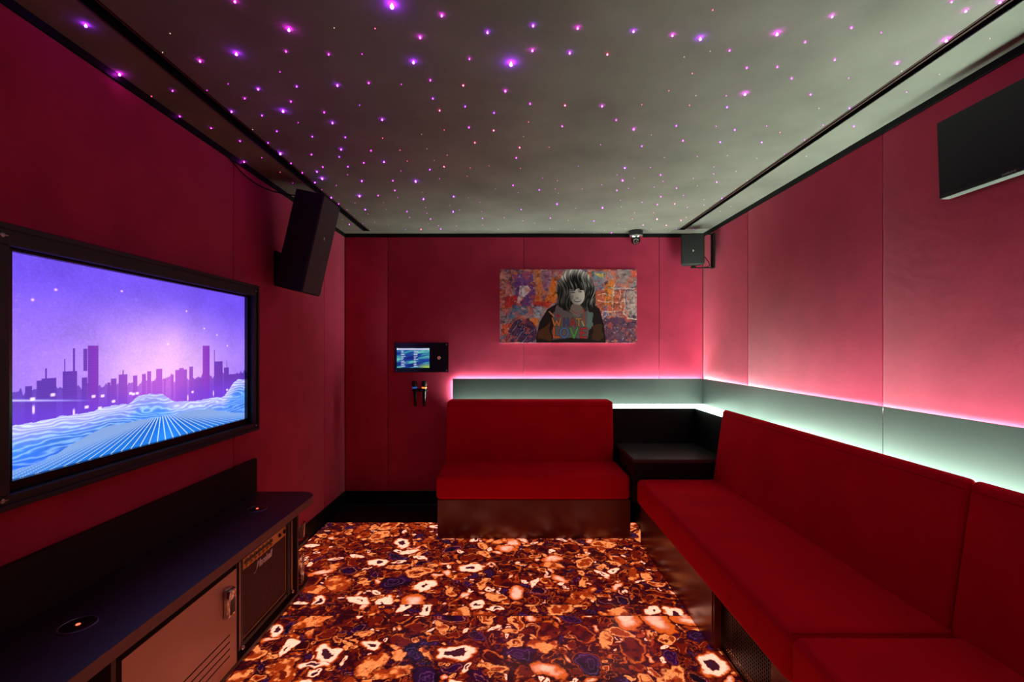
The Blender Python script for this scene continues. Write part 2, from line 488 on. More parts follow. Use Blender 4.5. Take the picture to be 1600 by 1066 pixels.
# ------------------------------------------------------------------ fascia board and light ledge
t = thing('fascia_board', (0.6, 4.09, 0.903), 'dark satin board above the sofas, glowing green-white from the light ledge', 'wall board')
obj('panel', B().box(-0.506, 1.742, 4.088, 4.100, 0.845, 1.131, .001, 1), M['fascia'], t)
obj('panel', B().box(1.742, 1.746, 2.1215, 4.0995, 0.845, 1.131, .001, 1), M['fascia'], t)
obj('panel', B().box(1.742, 1.746, -.70, 2.1185, 0.845, 1.131, .001, 1), M['fascia'], t)
obj('led_strip', B().box(-0.49, 1.742, 4.1003, 4.119, 1.112, 1.114).box(-0.494, -0.492, 4.1003, 4.119, 0.93, 1.11), M['cove_light'], t)
obj('led_strip', B().box(1.7463, 1.7562, -.68, 4.09, 1.115, 1.117), M['cove_light'], t)
t = thing('light_ledge', (1.6, 3.9, 0), 'L-shaped dark ledge with glowing frosted top running behind both sofas', 'light ledge')
obj('ledge_body', B().prism([(.872, 3.84), (1.57, 3.84), (1.57, 3.27), (1.741, 3.27), (1.741, 4.087), (.872, 4.087)], 0, 0.896)
    .box(-.506, .8715, 3.978, 4.087, 0, .843).box(-.506, .8715, 3.978, 3.983, .8432, .935).box(-.506, -.500, 3.9832, 4.087, .8432, .903)
    .box(1.57, 1.741, -.70, 3.2695, 0, .843).box(1.57, 1.574, -.70, 3.2695, .8432, .935), M['tablebody'], t)  # unseen recess and lips behind the backrests, added to keep light off the left
obj('diffuser', B().prism([(.874, 3.842), (1.572, 3.842), (1.572, 3.272), (1.740, 3.272), (1.740, 4.085), (.874, 4.085)], 0.8965, 0.903), M['ledge_light'], t)
obj('added_trough_diffuser', B().box(-.499, .871, 3.9835, 4.085, .8435, .850).box(1.5745, 1.740, -.698, 3.2690, .8435, .850), M['added_trough_light'], t)

# ------------------------------------------------------------------ corner table
t = thing('corner_table', (1.2, 3.5, 0), 'black corner table between the two red sofas', 'table')
obj('tabletop', B().box(.90, 1.568, 3.27, 3.838, .578, .604, .0015, 1), M['tabletop'], t)
obj('cabinet_body', B().box(.903, 1.566, 3.273, 3.836, .29, .5775), M['tablebody'], t)
obj('plinth', B().box(1.02, 1.56, 3.30, 3.83, 0, .2895), M['tablebody'], t)

# ------------------------------------------------------------------ sofas
def cushion(pts, bev=.026, seg=5):
    return B().hexa(pts, bev, seg)
def bx(x0, x1, y0, y1, z0, z1):
    return [(x0, y0, z0), (x1, y0, z0), (x1, y1, z0), (x0, y1, z0), (x0, y0, z1), (x1, y0, z1), (x1, y1, z1), (x0, y1, z1)]
t = thing('bench_sofa', (.18, 3.6, 0), 'red velvet two-seat bench sofa against the back wall, under the picture', 'sofa')
obj('base', B().box(-.525, .896, 3.352, 3.838, 0, .286, .002, 1).box(-.525, .869, 3.8385, 3.972, 0, .286), M['base'], t)
obj('seat', cushion(bx(-.535, .897, 3.335, 3.80, .287, .468), .034, 6), M['sofa'], t, smooth=True)
obj('backrest', cushion([(-.52, 3.755, .44), (.868, 3.755, .44), (.868, 3.974, .44), (-.52, 3.974, .44),
                         (-.515, 3.782, .963), (.868, 3.782, .963), (.868, 3.974, .963), (-.515, 3.974, .963)], .022), M['sofa'], t, smooth=True)
obj('piping', B().tube([(-.512, 3.7785, .925), (.864, 3.7785, .925)], .0022), M['piping'], t)

t = thing('corner_sofa', (1.25, 1.8, 0), 'long red velvet bench sofa along the right wall', 'sofa')
obj('base', B().box(.945, 1.56, 2.119, 3.268, 0, .286, .002, 1).box(.975, 1.56, .35, 1.683, 0, .286, .002, 1).box(1.2, 1.56, 1.69, 2.118, 0, .286), M['base'], t)
g = obj('vent_frame', B().box(.978, 1.0, 1.685, 2.117, 0.0, .0155).box(.978, 1.0, 1.685, 2.117, .274, .286)
        .box(.950, 1.0, 2.1045, 2.1175, 0, .286).box(.978, 1.0, 1.685, 1.697, 0, .286), M['base'], t)
# perforated sheet: a lattice of small square holes cut through
lat = B()
nz, ny_ = 17, 28
zy0, zy1, zz0, zz1 = 1.697, 2.1045, .0155, .274
for k in range(nz + 1):
    z = zz0 + (zz1 - zz0) * k / nz
    lat.box(.9825, .985, zy0, zy1, z - .0028, z + .0028)
for k in range(ny_ + 1):
    y = zy0 + (zy1 - zy0) * k / ny_
    lat.box(.9822, .9853, y - .0028, y + .0028, zz0, zz1)
obj('perforated_grille', lat, M['mesh'], t)
obj('vent_liner', B().box(1.03, 1.04, 1.70, 2.10, 0.0, .28), M['hole'], t)
SX = .9145
obj('seat', cushion(bx(SX, 1.50, 1.4935, 3.268, .287, .468), .036, 6), M['sofa'], t, smooth=True)
obj('seat', cushion(bx(SX, 1.50, .35, 1.4905, .287, .468), .036, 6), M['sofa'], t, smooth=True)
for a, c in ((1.515, 3.262), (.35, 1.512)):
    obj('backrest', cushion([(1.455, a, .44), (1.568, a, .44), (1.568, c, .44), (1.455, c, .44),
                             (1.530, a, .963), (1.569, a, .963), (1.569, c, .963), (1.530, c, .963)], .020), M['sofa'], t, smooth=True)
    obj('piping', B().tube([(1.5262, a + .01, .930), (1.5262, c - .01, .930)], .0022), M['piping'], t)
obj('seat_seam', B().tube([(.93, 1.492, .4645), (1.455, 1.492, .4645)], .0035), M['piping'], t)

# ------------------------------------------------------------------ counter unit under the television
t = thing('media_counter', (-1.3, 1.6, 0), 'long low black bar counter with open shelves under the television', 'counter')
CX = -1.10
poly = [(XL + .001, .2), (CX, .2), (CX, 2.535)]
for k in range(1, 9):
    a = math.pi / 2 * k / 8
    poly.append((CX - .105 + .105 * math.cos(a), 2.535 + .105 * math.sin(a)))
poly.append((XL + .001, 2.64))
obj('worktop', B().prism(poly, .532, .572, 'z', .0015, 1), M['counter'], t)
ep = [(-1.0995, .2), (-1.0985, .2), (-1.0985, 2.535)]
for k in range(1, 7):
    a = math.pi / 2 * k / 8
    ep.append((CX - .105 + .1065 * math.cos(a), 2.535 + .1065 * math.sin(a)))
for k in range(6, -1, -1):
    a = math.pi / 2 * k / 8
    ep.append((CX - .105 + .1055 * math.cos(a), 2.535 + .1055 * math.sin(a)))
obj('edge_glow_strip', B().prism(ep, .533, .571), M['edge'], t)  # strip added to the worktop front, coloured as if lit by the floor
obj('backsplash', B().box(XL + .001, -1.46, .2, 2.641, .573, .764, .001, 1), M['splash'], t)
obj('side_panel', B().box(-1.455, -1.112, 2.392, 2.408, .115, .5315), M['cabinet'], t)
obj('side_panel', B().box(-1.455, -1.112, 1.272, 1.288, .115, .5315), M['cabinet'], t)
obj('divider', B().box(-1.455, -1.115, 1.860, 1.868, .115, .5315), M['cabinet'], t)
obj('back_panel', B().box(-1.482, -1.456, .2, 2.60, .10, .5315), M['tablebody'], t)
def shelf(z0, z1):
    p = [(-1.455, 2.4085), (-1.112, 2.4085), (-1.112, 2.50)]
    for k in range(1, 7):
        a = math.pi / 2 * k / 6
        p.append((-1.232 + .12 * math.cos(a), 2.50 + .12 * math.sin(a)))
    p.append((-1.455, 2.62))
    return B().prism(p, z0, z1)
obj('shelf', shelf(.338, .353), M['cabinet'], t)
obj('shelf', shelf(.100, .1145), M['cabinet'], t)
obj('bottom_panel', B().box(-1.455, -1.112, .2, 2.4075, .100, .1145), M['cabinet'], t)
obj('shelf', B().box(-1.455, -1.13, .21, 1.271, .325, .341), M['cabinet'], t)
obj('plinth', B().box(-1.46, -1.187, .2, 2.58, 0, .0995), M['base'], t)

# fridge
t = thing('mini_fridge', (-1.28, 1.58, .115), 'brushed steel undercounter fridge with a louvred door', 'fridge')
obj('cabinet_shell', B().box(-1.45, -1.152, 1.315, 1.852, .116, .500), M['tablebody'], t)
louv = [.1754, .2034, .2314, .259]
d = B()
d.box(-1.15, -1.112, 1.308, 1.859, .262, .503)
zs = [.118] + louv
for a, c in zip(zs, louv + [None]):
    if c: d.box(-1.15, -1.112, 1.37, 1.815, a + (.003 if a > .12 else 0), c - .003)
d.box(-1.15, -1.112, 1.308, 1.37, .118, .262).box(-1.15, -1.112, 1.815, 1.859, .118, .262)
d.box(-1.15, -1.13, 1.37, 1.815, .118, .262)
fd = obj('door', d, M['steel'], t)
h = obj('handle', B().hexa([(-1.111, 1.772, .340), (-1.092, 1.776, .345), (-1.092, 1.818, .345), (-1.111, 1.822, .340),
                            (-1.111, 1.772, .455), (-1.088, 1.776, .448), (-1.088, 1.818, .448), (-1.111, 1.822, .455)], .003, 2), M['chrome'], fd, smooth=True)
obj('handle_inlay', B().hexa([(-1.0915, 1.783, .355), (-1.0900, 1.783, .355), (-1.0900, 1.811, .355), (-1.0915, 1.811, .355),
                              (-1.0895, 1.783, .412), (-1.0880, 1.783, .412), (-1.0880, 1.811, .412), (-1.0895, 1.811, .412)]), M['pad'], fd)

# guitar amplifier styled fridge
t = thing('amplifier', (-1.25, 2.1, .115), 'guitar amplifier with gold control strip and white script logo, under the counter', 'amplifier')
AXF = -1.118
y0, y1, z0, z1 = 1.872, 2.335, .150, .526
obj('cabinet_shell', B().box(-1.42, AXF - .012, y0 + .004, y1 - .004, z0, z1, .004, 2).box(-1.40, -1.15, y0 + .03, y1 - .03, .115, z0 + .003), M['amp_vinyl'], t, smooth=True)
obj('front_frame', B().box(AXF - .0118, AXF + .006, y0, y0 + .036, z0, z1, .004, 2).box(AXF - .0118, AXF + .006, y1 - .044, y1, z0, z1, .004, 2)
    .box(AXF - .0118, AXF + .004, y0 + .0362, y1 - .0442, z0, z0 + .020, .003, 2).box(AXF - .0118, AXF + .004, y0 + .0362, y1 - .0442, z1 - .012, z1, .003, 2), M['amp_vinyl'], t, smooth=True)
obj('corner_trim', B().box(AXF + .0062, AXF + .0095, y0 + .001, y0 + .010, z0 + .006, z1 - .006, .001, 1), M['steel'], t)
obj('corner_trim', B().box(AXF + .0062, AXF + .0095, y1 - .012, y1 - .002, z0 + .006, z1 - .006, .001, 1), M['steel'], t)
obj('grille_cloth', B().box(AXF - .0118, AXF - .005, y0 + .037, y1 - .045, z0 + .021, z1 - .062), M['amp_cloth'], t)
obj('grille_piping', B().box(AXF - .0048, AXF - .002, y0 + .040, y1 - .048, z0 + .026, z0 + .0285).box(AXF - .0048, AXF - .002, y1 - .0505, y1 - .048, z0 + .0288, z1 - .062), M['gold'], t)
cp = obj('control_panel', B().box(AXF - .0118, AXF - .003, y0 + .037, y1 - .045, z1 - .0615, z1 - .0125), M['gold'], t)
for k in range(7):
    yy = y0 + .072 + k * .033
    obj('knob', B().lathe([(.0080, 0), (.0070, .009), (.003, .011), (0, .011)], (AXF - .0029, yy, z1 - .050), (1, 0, 0), 12), M['gold'], cp)
    obj('scale_mark', B().box(AXF - .0029, AXF - .0018, yy - .0165, yy + .0165, z1 - .040, z1 - .028).box(AXF - .0029, AXF - .0018, yy - .007, yy - .003, z1 - .028, z1 - .019)
        .box(AXF - .0029, AXF - .0018, yy + .004, yy + .009, z1 - .028, z1 - .022), M['pad'], cp)
for yy, rr in ((y1 - .112, .009), (y1 - .066, .010)):
    obj('input_jack', B().lathe([(rr, 0), (rr, .006), (rr * .6, .009), (0, .009)], (AXF - .0029, yy, z1 - .038), (1, 0, 0), 12), M['pad'], cp)
MT = Matrix.Translation((AXF - .0035, 2.086, .434)) @ Matrix(((0, 0, 1, 0), (1, 0, 0, 0), (0, 1, 0, 0), (0, 0, 0, 1)))
text_mesh('script_logo', 'Marshall', .043, MT, M['white'], t, shear=.32, depth=.0012, font_bold=.0014, width=.90)
obj('logo_flourish', B().tube([(AXF - .0037, 2.002, .412), (AXF - .0037, 2.008, .409), (AXF - .0037, 2.016, .412), (AXF - .0037, 2.024, .420)], .0018, 6), M['white'], t)
for yy in (y0 + .014, y1 - .013):
    obj('caster_knob', B().lathe([(.010, 0), (.010, .008), (.006, .012), (0, .012)], (AXF + .0096, yy, z0 + .012), (1, 0, 0), 12), M['chrome'], t, smooth=True)

# glasses on the end shelves
def glass(name, x, y, z, r, h, label, group):
    prof = [(r * .86, 0), (r, h), (r - .0022, h), (r * .86 - .0022, .012), (0, .012)]
    o = obj(name, B().lathe(prof, (x, y, z), (0, 0, 1), 20), M['glass'], origin=(x, y, z), smooth=True)
    return tag(o, label, 'glass', group)
glass('drinking_glass', -1.150, 2.500, .3532, .030, .092, 'short clear tumbler on the upper end shelf of the counter', None)
glass('drinking_glass', -1.150, 2.485, .1147, .032, .135, 'tall clear tumbler nearest the counter edge on the lower end shelf', None)
glass('drinking_glass', -1.182, 2.555, .1147, .032, .135, 'tall clear tumbler further back on the lower end shelf', None)

# round pads in the counter
def pad(x, y, label):
    t = thing('call_button_pad', (x, y, .572), label, 'button')
    obj('pad_disc', B().lathe([(.043, 0), (.043, .003), (.040, .0036), (0, .0036)], (x, y, .5722), n=40), M['pad'], t, smooth=True)
    obj('rim', B().lathe([(.0435, 0), (.0465, 0), (.0465, .003), (.0445, .0042), (.0435, .003)], (x, y, .5722), n=48), M['rim'], t, smooth=True)
    obj('indicator_light', B().lathe([(.006, 0), (.005, .0016), (0, .002)], (x, y, .5759), n=16), M['led_red'], t)
pad(-1.287, 1.36, 'round black pad with glowing red centre, near end of the counter')
pad(-1.296, 2.345, 'round black pad with glowing red centre, far end of the counter by the backsplash corner')

# ------------------------------------------------------------------ television
t = thing('television', (-1.44, 1.89, 1.35), 'large wall television in a deep black frame showing a purple neon city', 'television')
F0, F1 = XL + .001, -1.40
oy0, oy1, oz0, oz1, iy0, iy1, iz0, iz1 = 1.222, 2.545, .948, 1.750, 1.278, 2.500, .990, 1.690
fr = B()
fr.box(F0, F1, oy0, oy1, iz1, oz1, .003, 1).box(F0, F1, oy0, oy1, oz0, iz0, .003, 1)
fr.box(F0, F1, oy0, iy0, iz0, iz1, .002, 1).box(F0, F1, iy1, oy1, iz0, iz1, .002, 1)
f = obj('frame', fr, M['frame'], t)
lip = B()
for a in ((oy0, oy1, oz1 - .016, oz1), (oy0, oy1, oz0, oz0 + .016), (oy0, oy0 + .016, oz0 + .0162, oz1 - .0162), (oy1 - .016, oy1, oz0 + .0162, oz1 - .0162)):
    lip.box(F1 + .0003, F1 + .008, *a, .002, 1)
obj('frame_lip', lip, M['frame'], f)
for yy, zz in ((oy0 + .035, oz1 - .035), (oy0 + .035, oz0 + .030), (oy1 - .026, oz1 - .032), (oy1 - .026, oz0 + .028)):
    obj('screw', B().lathe([(.007, 0), (.006, .003), (0, .004)], (F1 + .0003, yy, zz), (1, 0, 0), 12).box(F1 + .003, F1 + .006, yy - .011, yy + .011, zz - .0015, zz + .0015), M['screw'], f)
obj('bezel', B().box(-1.478, -1.424, iy0 + .001, iy1 - .001, iz0 + .001, 1.0195, .002, 1).box(-1.478, -1.424, iy0 + .001, iy1 - .001, 1.6805, iz1 - .001, .002, 1)
    .box(-1.478, -1.424, iy0 + .001, 1.3055, 1.0196, 1.6804).box(-1.478, -1.424, 2.4805, iy1 - .001, 1.0196, 1.6804), M['bezel'], t)

def tv_picture(nx, ny):
    u, v = np.meshgrid(np.linspace(0, 1, nx), np.linspace(0, 1, ny))
    asp = 1.78
    g = np.exp(-(((u - .50) / .27) ** 2 + ((v - .42) / .28) ** 2))
    top = lin(112, 80, 238); mid = lin(160, 122, 252); glow = lin(252, 196, 255)
    def mx(a, b, f): return a * (1 - f[..., None]) + b * f[..., None]
    c = mx(mx(np.zeros(u.shape + (3,)) + mid, np.zeros(3) + top, sstep(.45, .95, v)), glow, np.clip(g * 1.0, 0, 1))
    c = mx(c, lin(165, 120, 250), .55 * np.exp(-(u / .25) ** 2) * sstep(1, .3, v))
    sp = vnoise(u * 240, v * 150, 3, 256); sp2 = fbm(u * 9, v * 6, 8, 4)
    c = c * (.80 + .34 * sp2 + .16 * (sp - .5))[..., None]
    c = c + (sp > .93)[..., None] * lin(120, 100, 190) * .55 * sp2[..., None]
    bl = [(0.041, 0.058, 0.405), (0.07, 0.084, 0.427), (0.082, 0.121, 0.435), (0.091, 0.097, 0.483), (0.139, 0.18, 0.463), (0.143, 0.146, 0.526), (0.169, 0.175, 0.579), (0.195, 0.212, 0.427), (0.214, 0.248, 0.592), (0.2, 0.212, 0.575), (0.277, 0.288, 0.392), (0.291, 0.311, 0.411), (0.319, 0.352, 0.43), (0.333, 0.337, 0.456), (0.374, 0.39, 0.42), (0.409, 0.426, 0.426), (0.431, 0.449, 0.438), (0.453, 0.47, 0.378), (0.47, 0.498, 0.449), (0.507, 0.514, 0.387), (0.541, 0.553, 0.408), (0.561, 0.622, 0.435), (0.581, 0.605, 0.447), (0.634, 0.655, 0.452), (0.657, 0.712, 0.367), (0.712, 0.753, 0.598), (0.781, 0.838, 0.481), (0.781, 0.786, 0.569), (0.847, 0.882, 0.43), (0.866, 0.87, 0.485), (0.882, 0.996, 0.375)]
    haze = np.exp(-((u - .50) / .20) ** 2)
    far = mx(np.zeros(u.shape + (3,)) + lin(104, 66, 196), lin(214, 118, 238), haze * .85)
    skyline = .335 + .06 * vnoise(u * 70, u * 0 + 3.5, 5, 128) + .03 * vnoise(u * 190, u * 0 + 8.5, 6, 256)
    c = np.where((v < skyline)[..., None], far * (.92 + .2 * (sp - .5))[..., None], c)
    for k, (a, b, h) in enumerate(bl):
        lo = .46 if k == 9 else 0
        m = (u >= a) & (u <= b) & (v < h) & (v > lo)
        near = mx(np.zeros(u.shape + (3,)) + lin(92, 52, 176), lin(196, 98, 226), haze * .8)
        if k in (8, 25): near = near * np.array([1.25, .85, 1.05])
        stripes = .9 + .12 * (np.sin(v * 600) > 0)
        c = np.where(m[..., None], near * stripes[..., None], c)
    c = mx(c, lin(112, 62, 222), (sstep(.38, .24, v) * .7 * (1 - haze * .5)))
    # flare line
    c = c + (np.exp(-((v - (.35 - .2 * u)) / .004) ** 2) * sstep(.25, .0, u))[..., None] * lin(190, 190, 255)
    for a, b in [(0.232, 0.325), (0.262, 0.322), (0.21, 0.274), (0.253, 0.259), (0.112, 0.355), (0.364, 0.318), (0.39, 0.314), (0.653, 0.277), (0.869, 0.257), (.375, .312), (.06, .345), (.30, .285)]:
        m = np.exp(-(((u - a) / .006) ** 4 + ((v - b) / .007) ** 4))
        c = c + m[..., None] * lin(255, 225, 250)
    for a, b in [(0.062, 0.296), (0.171, 0.254), (0.627, 0.241), (0.778, 0.246)]:
        c = c + (np.exp(-(((u - a) / .003) ** 4 + ((v - b) / .018) ** 4)))[..., None] * lin(245, 210, 250)
    for a, b in [(0.526, 0.605), (0.801, 0.678), (0.871, 0.599), (.12, .86), (.06, .80), (.33, .9), (.62, .83), (.72, .72)]:
        c = c + (np.exp(-(((u - a) / .0035) ** 2 + ((v - b) / .005) ** 2)))[..., None] * lin(255, 200, 230)
    # wire-frame landscape
    gx = [-.01, .041, .1, .135, .171, .209, .256, .311, .358, .39, .436, .499, .529, .553, .671, .766, .849, .917, .95, 1.01]
    gy = [.233, .238, .239, .248, .246, .241, .258, .263, .261, .296, .301, .29, .26, .23, .211, .214, .21, .309, .33, .318]
    gl = np.interp(u, gx, gy)
    ground = v < gl + .006 * (vnoise(u * 60, u * 0, 12) - .5)
    dep = np.clip((gl - v) / .26, 0, 1)
    hill = fbm(u * 7, v * 16, 21, 4)
    gc = mx(mx(np.zeros(u.shape + (3,)) + lin(176, 170, 255), lin(64, 132, 240), sstep(0, .45, dep)), lin(20, 84, 226), sstep(.35, .95, dep) * sstep(.9, .3, np.abs(u - .1) * 2))
    wires = np.abs(np.sin((v * 150 + hill * 16 + 10 * fbm(u * 3, v * 6, 55, 3) + u * 14))) ** 5
    gc = gc * (.55 + .8 * hill)[..., None] + wires[..., None] * lin(170, 205, 255) * (.30 + .40 * (1 - dep))[..., None]
    vx, vy = .495, .205
    ang = (u - vx) * asp / np.maximum(vy - v, 1e-3)
    plain_top = .150 + .014 * (vnoise(u * 25, u * 0 + 2, 9) - .5) - .115 * sstep(.30, .02, u) - .10 * sstep(.68, 1.0, u)
    plain = v < plain_top
    lw = np.abs(((ang * 3.1) % 1) - .5)
    fade = sstep(.34, .10, 3.1 * np.hypot(asp / nx, np.abs(ang) / ny) / np.maximum(vy - v, 1e-3))
    spread = np.clip(.030 / np.maximum(vy - v, .02) * .5, .07, .40)
    ln = sstep(spread, spread * .5, lw)
    pc = mx(np.zeros(u.shape + (3,)) + lin(8, 92, 196), lin(30, 118, 222), sstep(.14, 0, v))
    pc = pc * (1 + .5 * np.exp(-((u - .52) / .05) ** 2))[..., None]
    pc = mx(pc, lin(208, 236, 255), ln * .95 * fade + .35 * (1 - fade))
    gc = np.where(plain[..., None], pc, gc)
    c = np.where(ground[..., None], gc, c)
    return np.clip(c, 0, 2).astype(np.float32)
nx, ny = 640, 360
M['tv_pic'] = cmat('tv_picture', 0.25, E_TV, spec=0.3)
pic = tv_picture(nx, ny)
grid('screen', nx, ny, lambda u, v: (-1.440 + 0 * u, 1.306 + u * 1.174, 1.02 + v * .66), pic, M['tv_pic'], t)
obj('screen_back', B().box(-1.4775, -1.4415, 1.306, 2.480, 1.0198, 1.6802), M['bezel'], t)

# ------------------------------------------------------------------ monitor on the right wall
t = thing('monitor', (1.735, 1.5, 2.14), 'small dark switched-off monitor high on the right wall', 'monitor')
my1 = 1.797; my0 = my1 - .56
# leans forward a little: lower edge nearer the wall
def slab(xa, xb, ya, yb, za, zb):
    s = -.011 / .297
    def X(x, z): return x + s * (z - 1.99)
    return B().hexa([(X(xa, za), ya, za), (X(xb, za), ya, za), (X(xb, za), yb, za), (X(xa, za), yb, za),
                     (X(xa, zb), ya, zb), (X(xb, zb), ya, zb), (X(xb, zb), yb, zb), (X(xa, zb), yb, zb)])
obj('monitor_case', slab(1.703, 1.738, my0, my1, 1.990, 2.290), M['monitor_case'], t)
obj('screen', slab(1.6995, 1.7029, my0 + .002, my1 - .002, 1.993, 2.288), M['monitor'], t)
obj('lower_bezel', slab(1.6985, 1.6994, my0 + .002, my1 - .002, 1.991, 2.004), M['bezel'], t)
MM = Matrix.Translation((1.6980, 1.545, 1.9975)) @ Matrix(((0, 0, -1, 0), (-1, 0, 0, 0), (0, 1, 0, 0), (0, 0, 0, 1)))
text_mesh('wordmark', 'SAMSUNG', .009, MM, M['screw'], t, depth=.0002, width=1.1)
obj('wall_mount', B().box(1.7385, XR - .0005, 1.42, 1.62, 2.03, 2.24), M['black'], t)

# ------------------------------------------------------------------ loudspeakers
Y0, Y1 = 2.70, 2.96
D = (-1.397, 1.776); Cc = (-1.234, 1.738); Bb = (-1.101, 2.319); A = (-1.262, 2.352)
t = thing('loudspeaker', (-1.30, 2.83, 1.75), 'tall black loudspeaker tilted down, high on the left wall past the television', 'loudspeaker')
obj('speaker_cabinet', B().hexa([(D[0], Y0, D[1]), (Cc[0], Y0, Cc[1]), (Cc[0], Y1, Cc[1]), (D[0], Y1, D[1]),
                                 (A[0], Y0, A[1]), (Bb[0], Y0, Bb[1]), (Bb[0], Y1, Bb[1]), (A[0], Y1, A[1])], .005, 2), M['speaker'], t)
ux, uz = (Bb[0] - Cc[0]), (Bb[1] - Cc[1]); L = math.hypot(ux, uz); ux /= L; uz /= L
nxv, nzv = uz, -ux
def fp(s, y, d): return (Cc[0] + ux * s + nxv * d, y, Cc[1] + uz * s + nzv * d)
obj('front_grille', B().hexa([fp(.006, Y0 + .006, .0003), fp(.006, Y0 + .006, .008), fp(.006, Y1 - .006, .008), fp(.006, Y1 - .006, .0003),
                              fp(L - .006, Y0 + .006, .0003), fp(L - .006, Y0 + .006, .008), fp(L - .006, Y1 - .006, .008), fp(L - .006, Y1 - .006, .0003)], .0015, 1), M['grille'], t)
lg = B()
for (s0, s1, ya, yb) in ((0, .020, 0, .004), (.008, .012, .004, .010), (.012, .020, .008, .0125), (0, .008, .008, .0125)):
    lg.hexa([fp(.345 + s0, 2.82 + ya, .0083), fp(.345 + s0, 2.82 + ya, .010), fp(.345 + s0, 2.82 + yb, .010), fp(.345 + s0, 2.82 + yb, .0083),
             fp(.345 + s1, 2.82 + ya, .0083), fp(.345 + s1, 2.82 + ya, .010), fp(.345 + s1, 2.82 + yb, .010), fp(.345 + s1, 2.82 + yb, .0083)])
obj('badge', lg, M['white'], t)
obj('wall_bracket', B().box(XL + .0005, -1.350, 2.88, 2.94, 1.84, 2.00, .004, 1).box(XL + .0005, XL + .02, 2.87, 2.95, 1.82, 2.02, .003, 1)
    .lathe([(.009, 0), (.009, .008), (0, .009)], (-1.425, 2.8795, 1.96), (0, -1, 0), 12), M['black'], t)
cab = []
for k in range(13):
    s = k / 12
    cab.append((XL + .012 + .16 * s ** 2.2, 2.40 + .45 * s, 2.405 - .05 * s - .04 * math.sin(math.pi * s)))
obj('cable', B().tube(cab, .004), M['black'], t)

t = thing('loudspeaker', (1.56, 3.86, 2.1), 'small black loudspeaker on a bracket in the right back corner', 'loudspeaker')
b = B()
b.M = Matrix.Translation((1.567, 3.90, 0)) @ Matrix.Rotation(math.radians(-14), 4, 'Z') @ Matrix.Translation((-1.567, -3.90, 0))
zt, zb = 2.372, 2.105
b.hexa([(1.472, 3.83, zb), (1.662, 3.83, zb), (1.640, 3.97, zb + .012), (1.494, 3.97, zb + .012),
        (1.472, 3.83, zt), (1.662, 3.83, zt), (1.640, 3.97, zt - .012), (1.494, 3.97, zt - .012)], .014, 3)
obj('speaker_cabinet', b, M['speaker'], t, smooth=True)
b = B(); b.M = Matrix.Translation((1.567, 3.90, 0)) @ Matrix.Rotation(math.radians(-14), 4, 'Z') @ Matrix.Translation((-1.567, -3.90, 0))
b.hexa([(1.482, 3.820, zb + .012), (1.652, 3.820, zb + .012), (1.656, 3.8297, zb + .010), (1.478, 3.8297, zb + .010),
        (1.482, 3.820, zt - .010), (1.652, 3.820, zt - .010), (1.656, 3.8297, zt - .008), (1.478, 3.8297, zt - .008)], .003, 2)
obj('front_grille', b, M['grille_dark'], t, smooth=True)
b = B(); b.M = Matrix.Translation((1.567, 3.90, 0)) @ Matrix.Rotation(math.radians(-14), 4, 'Z') @ Matrix.Translation((-1.567, -3.90, 0))
b.box(1.565, 1.569, 3.817, 3.8197, 2.215, 2.232).box(1.569, 1.575, 3.817, 3.8197, 2.221, 2.225)
obj('badge', b, M['white'], t)
obj('wall_bracket', B().box(1.56, 1.74, 3.885, 3.915, zb - .014, zb - .008).box(1.56, 1.74, 3.885, 3.915, zt + .008, zt + .014)
    .box(1.740, 1.756, 3.875, 3.925, zb - .016, zt + .016).box(1.565, 1.60, 3.89, 3.91, zb - .009, zb + .004).box(1.565, 1.60, 3.89, 3.91, zt - .004, zt + .009), M['black'], t)
cab = [(1.63, 3.95, 2.235), (1.67, 3.95, 2.22), (1.70, 3.94, 2.19), (1.725, 3.93, 2.15), (1.73, 3.92, 2.12), (1.715, 3.915, 2.105), (1.68, 3.91, 2.100)]
obj('cable', B().tube(cab, .0035), M['black'], t)

# ------------------------------------------------------------------ dome camera
cx, cy = 1.122, 4.02
t = thing('security_camera', (cx, cy, ZC), 'small dome security camera on the ceiling near the back wall', 'security camera')
obj('housing', B().lathe([(.050, 0), (.060, -.002), (.060, -.050), (.056, -.056), (.048, -.058), (0, -.058)], (cx, cy, ZC - .0003), n=36), M['grille_dark'], t, smooth=True)
obj('chrome_ring', B().lathe([(.0602, -.046), (.0605, -.058), (.052, -.066), (.040, -.066), (.040, -.046)], (cx, cy, ZC), n=36), M['chrome'], t, smooth=True)
dome = [(.040 * math.cos(a), -.085 - .040 * math.sin(a)) for a in [math.pi / 2 * k / 8 for k in range(9)]]
obj('dome', B().lathe([(.038, -.0665), (.040, -.085)] + dome[1:-1] + [(0, -.125)], (cx, cy, ZC), n=28), M['bezel'], t, smooth=True)
ln = obj('lens', B().lathe([(.026, 0), (.026, .020), (.020, .026), (.013, .026), (.012, .018), (0, .018)], (cx - .006, cy - .020, ZC - .096), (-.15, -.85, -.35), 20), M['chrome'], t, smooth=True)
obj('lens_glass', B().lathe([(.0115, .019), (.008, .024), (0, .025)], (cx - .006, cy - .020, ZC - .096), (-.15, -.85, -.35), 16), M['bezel'], ln)

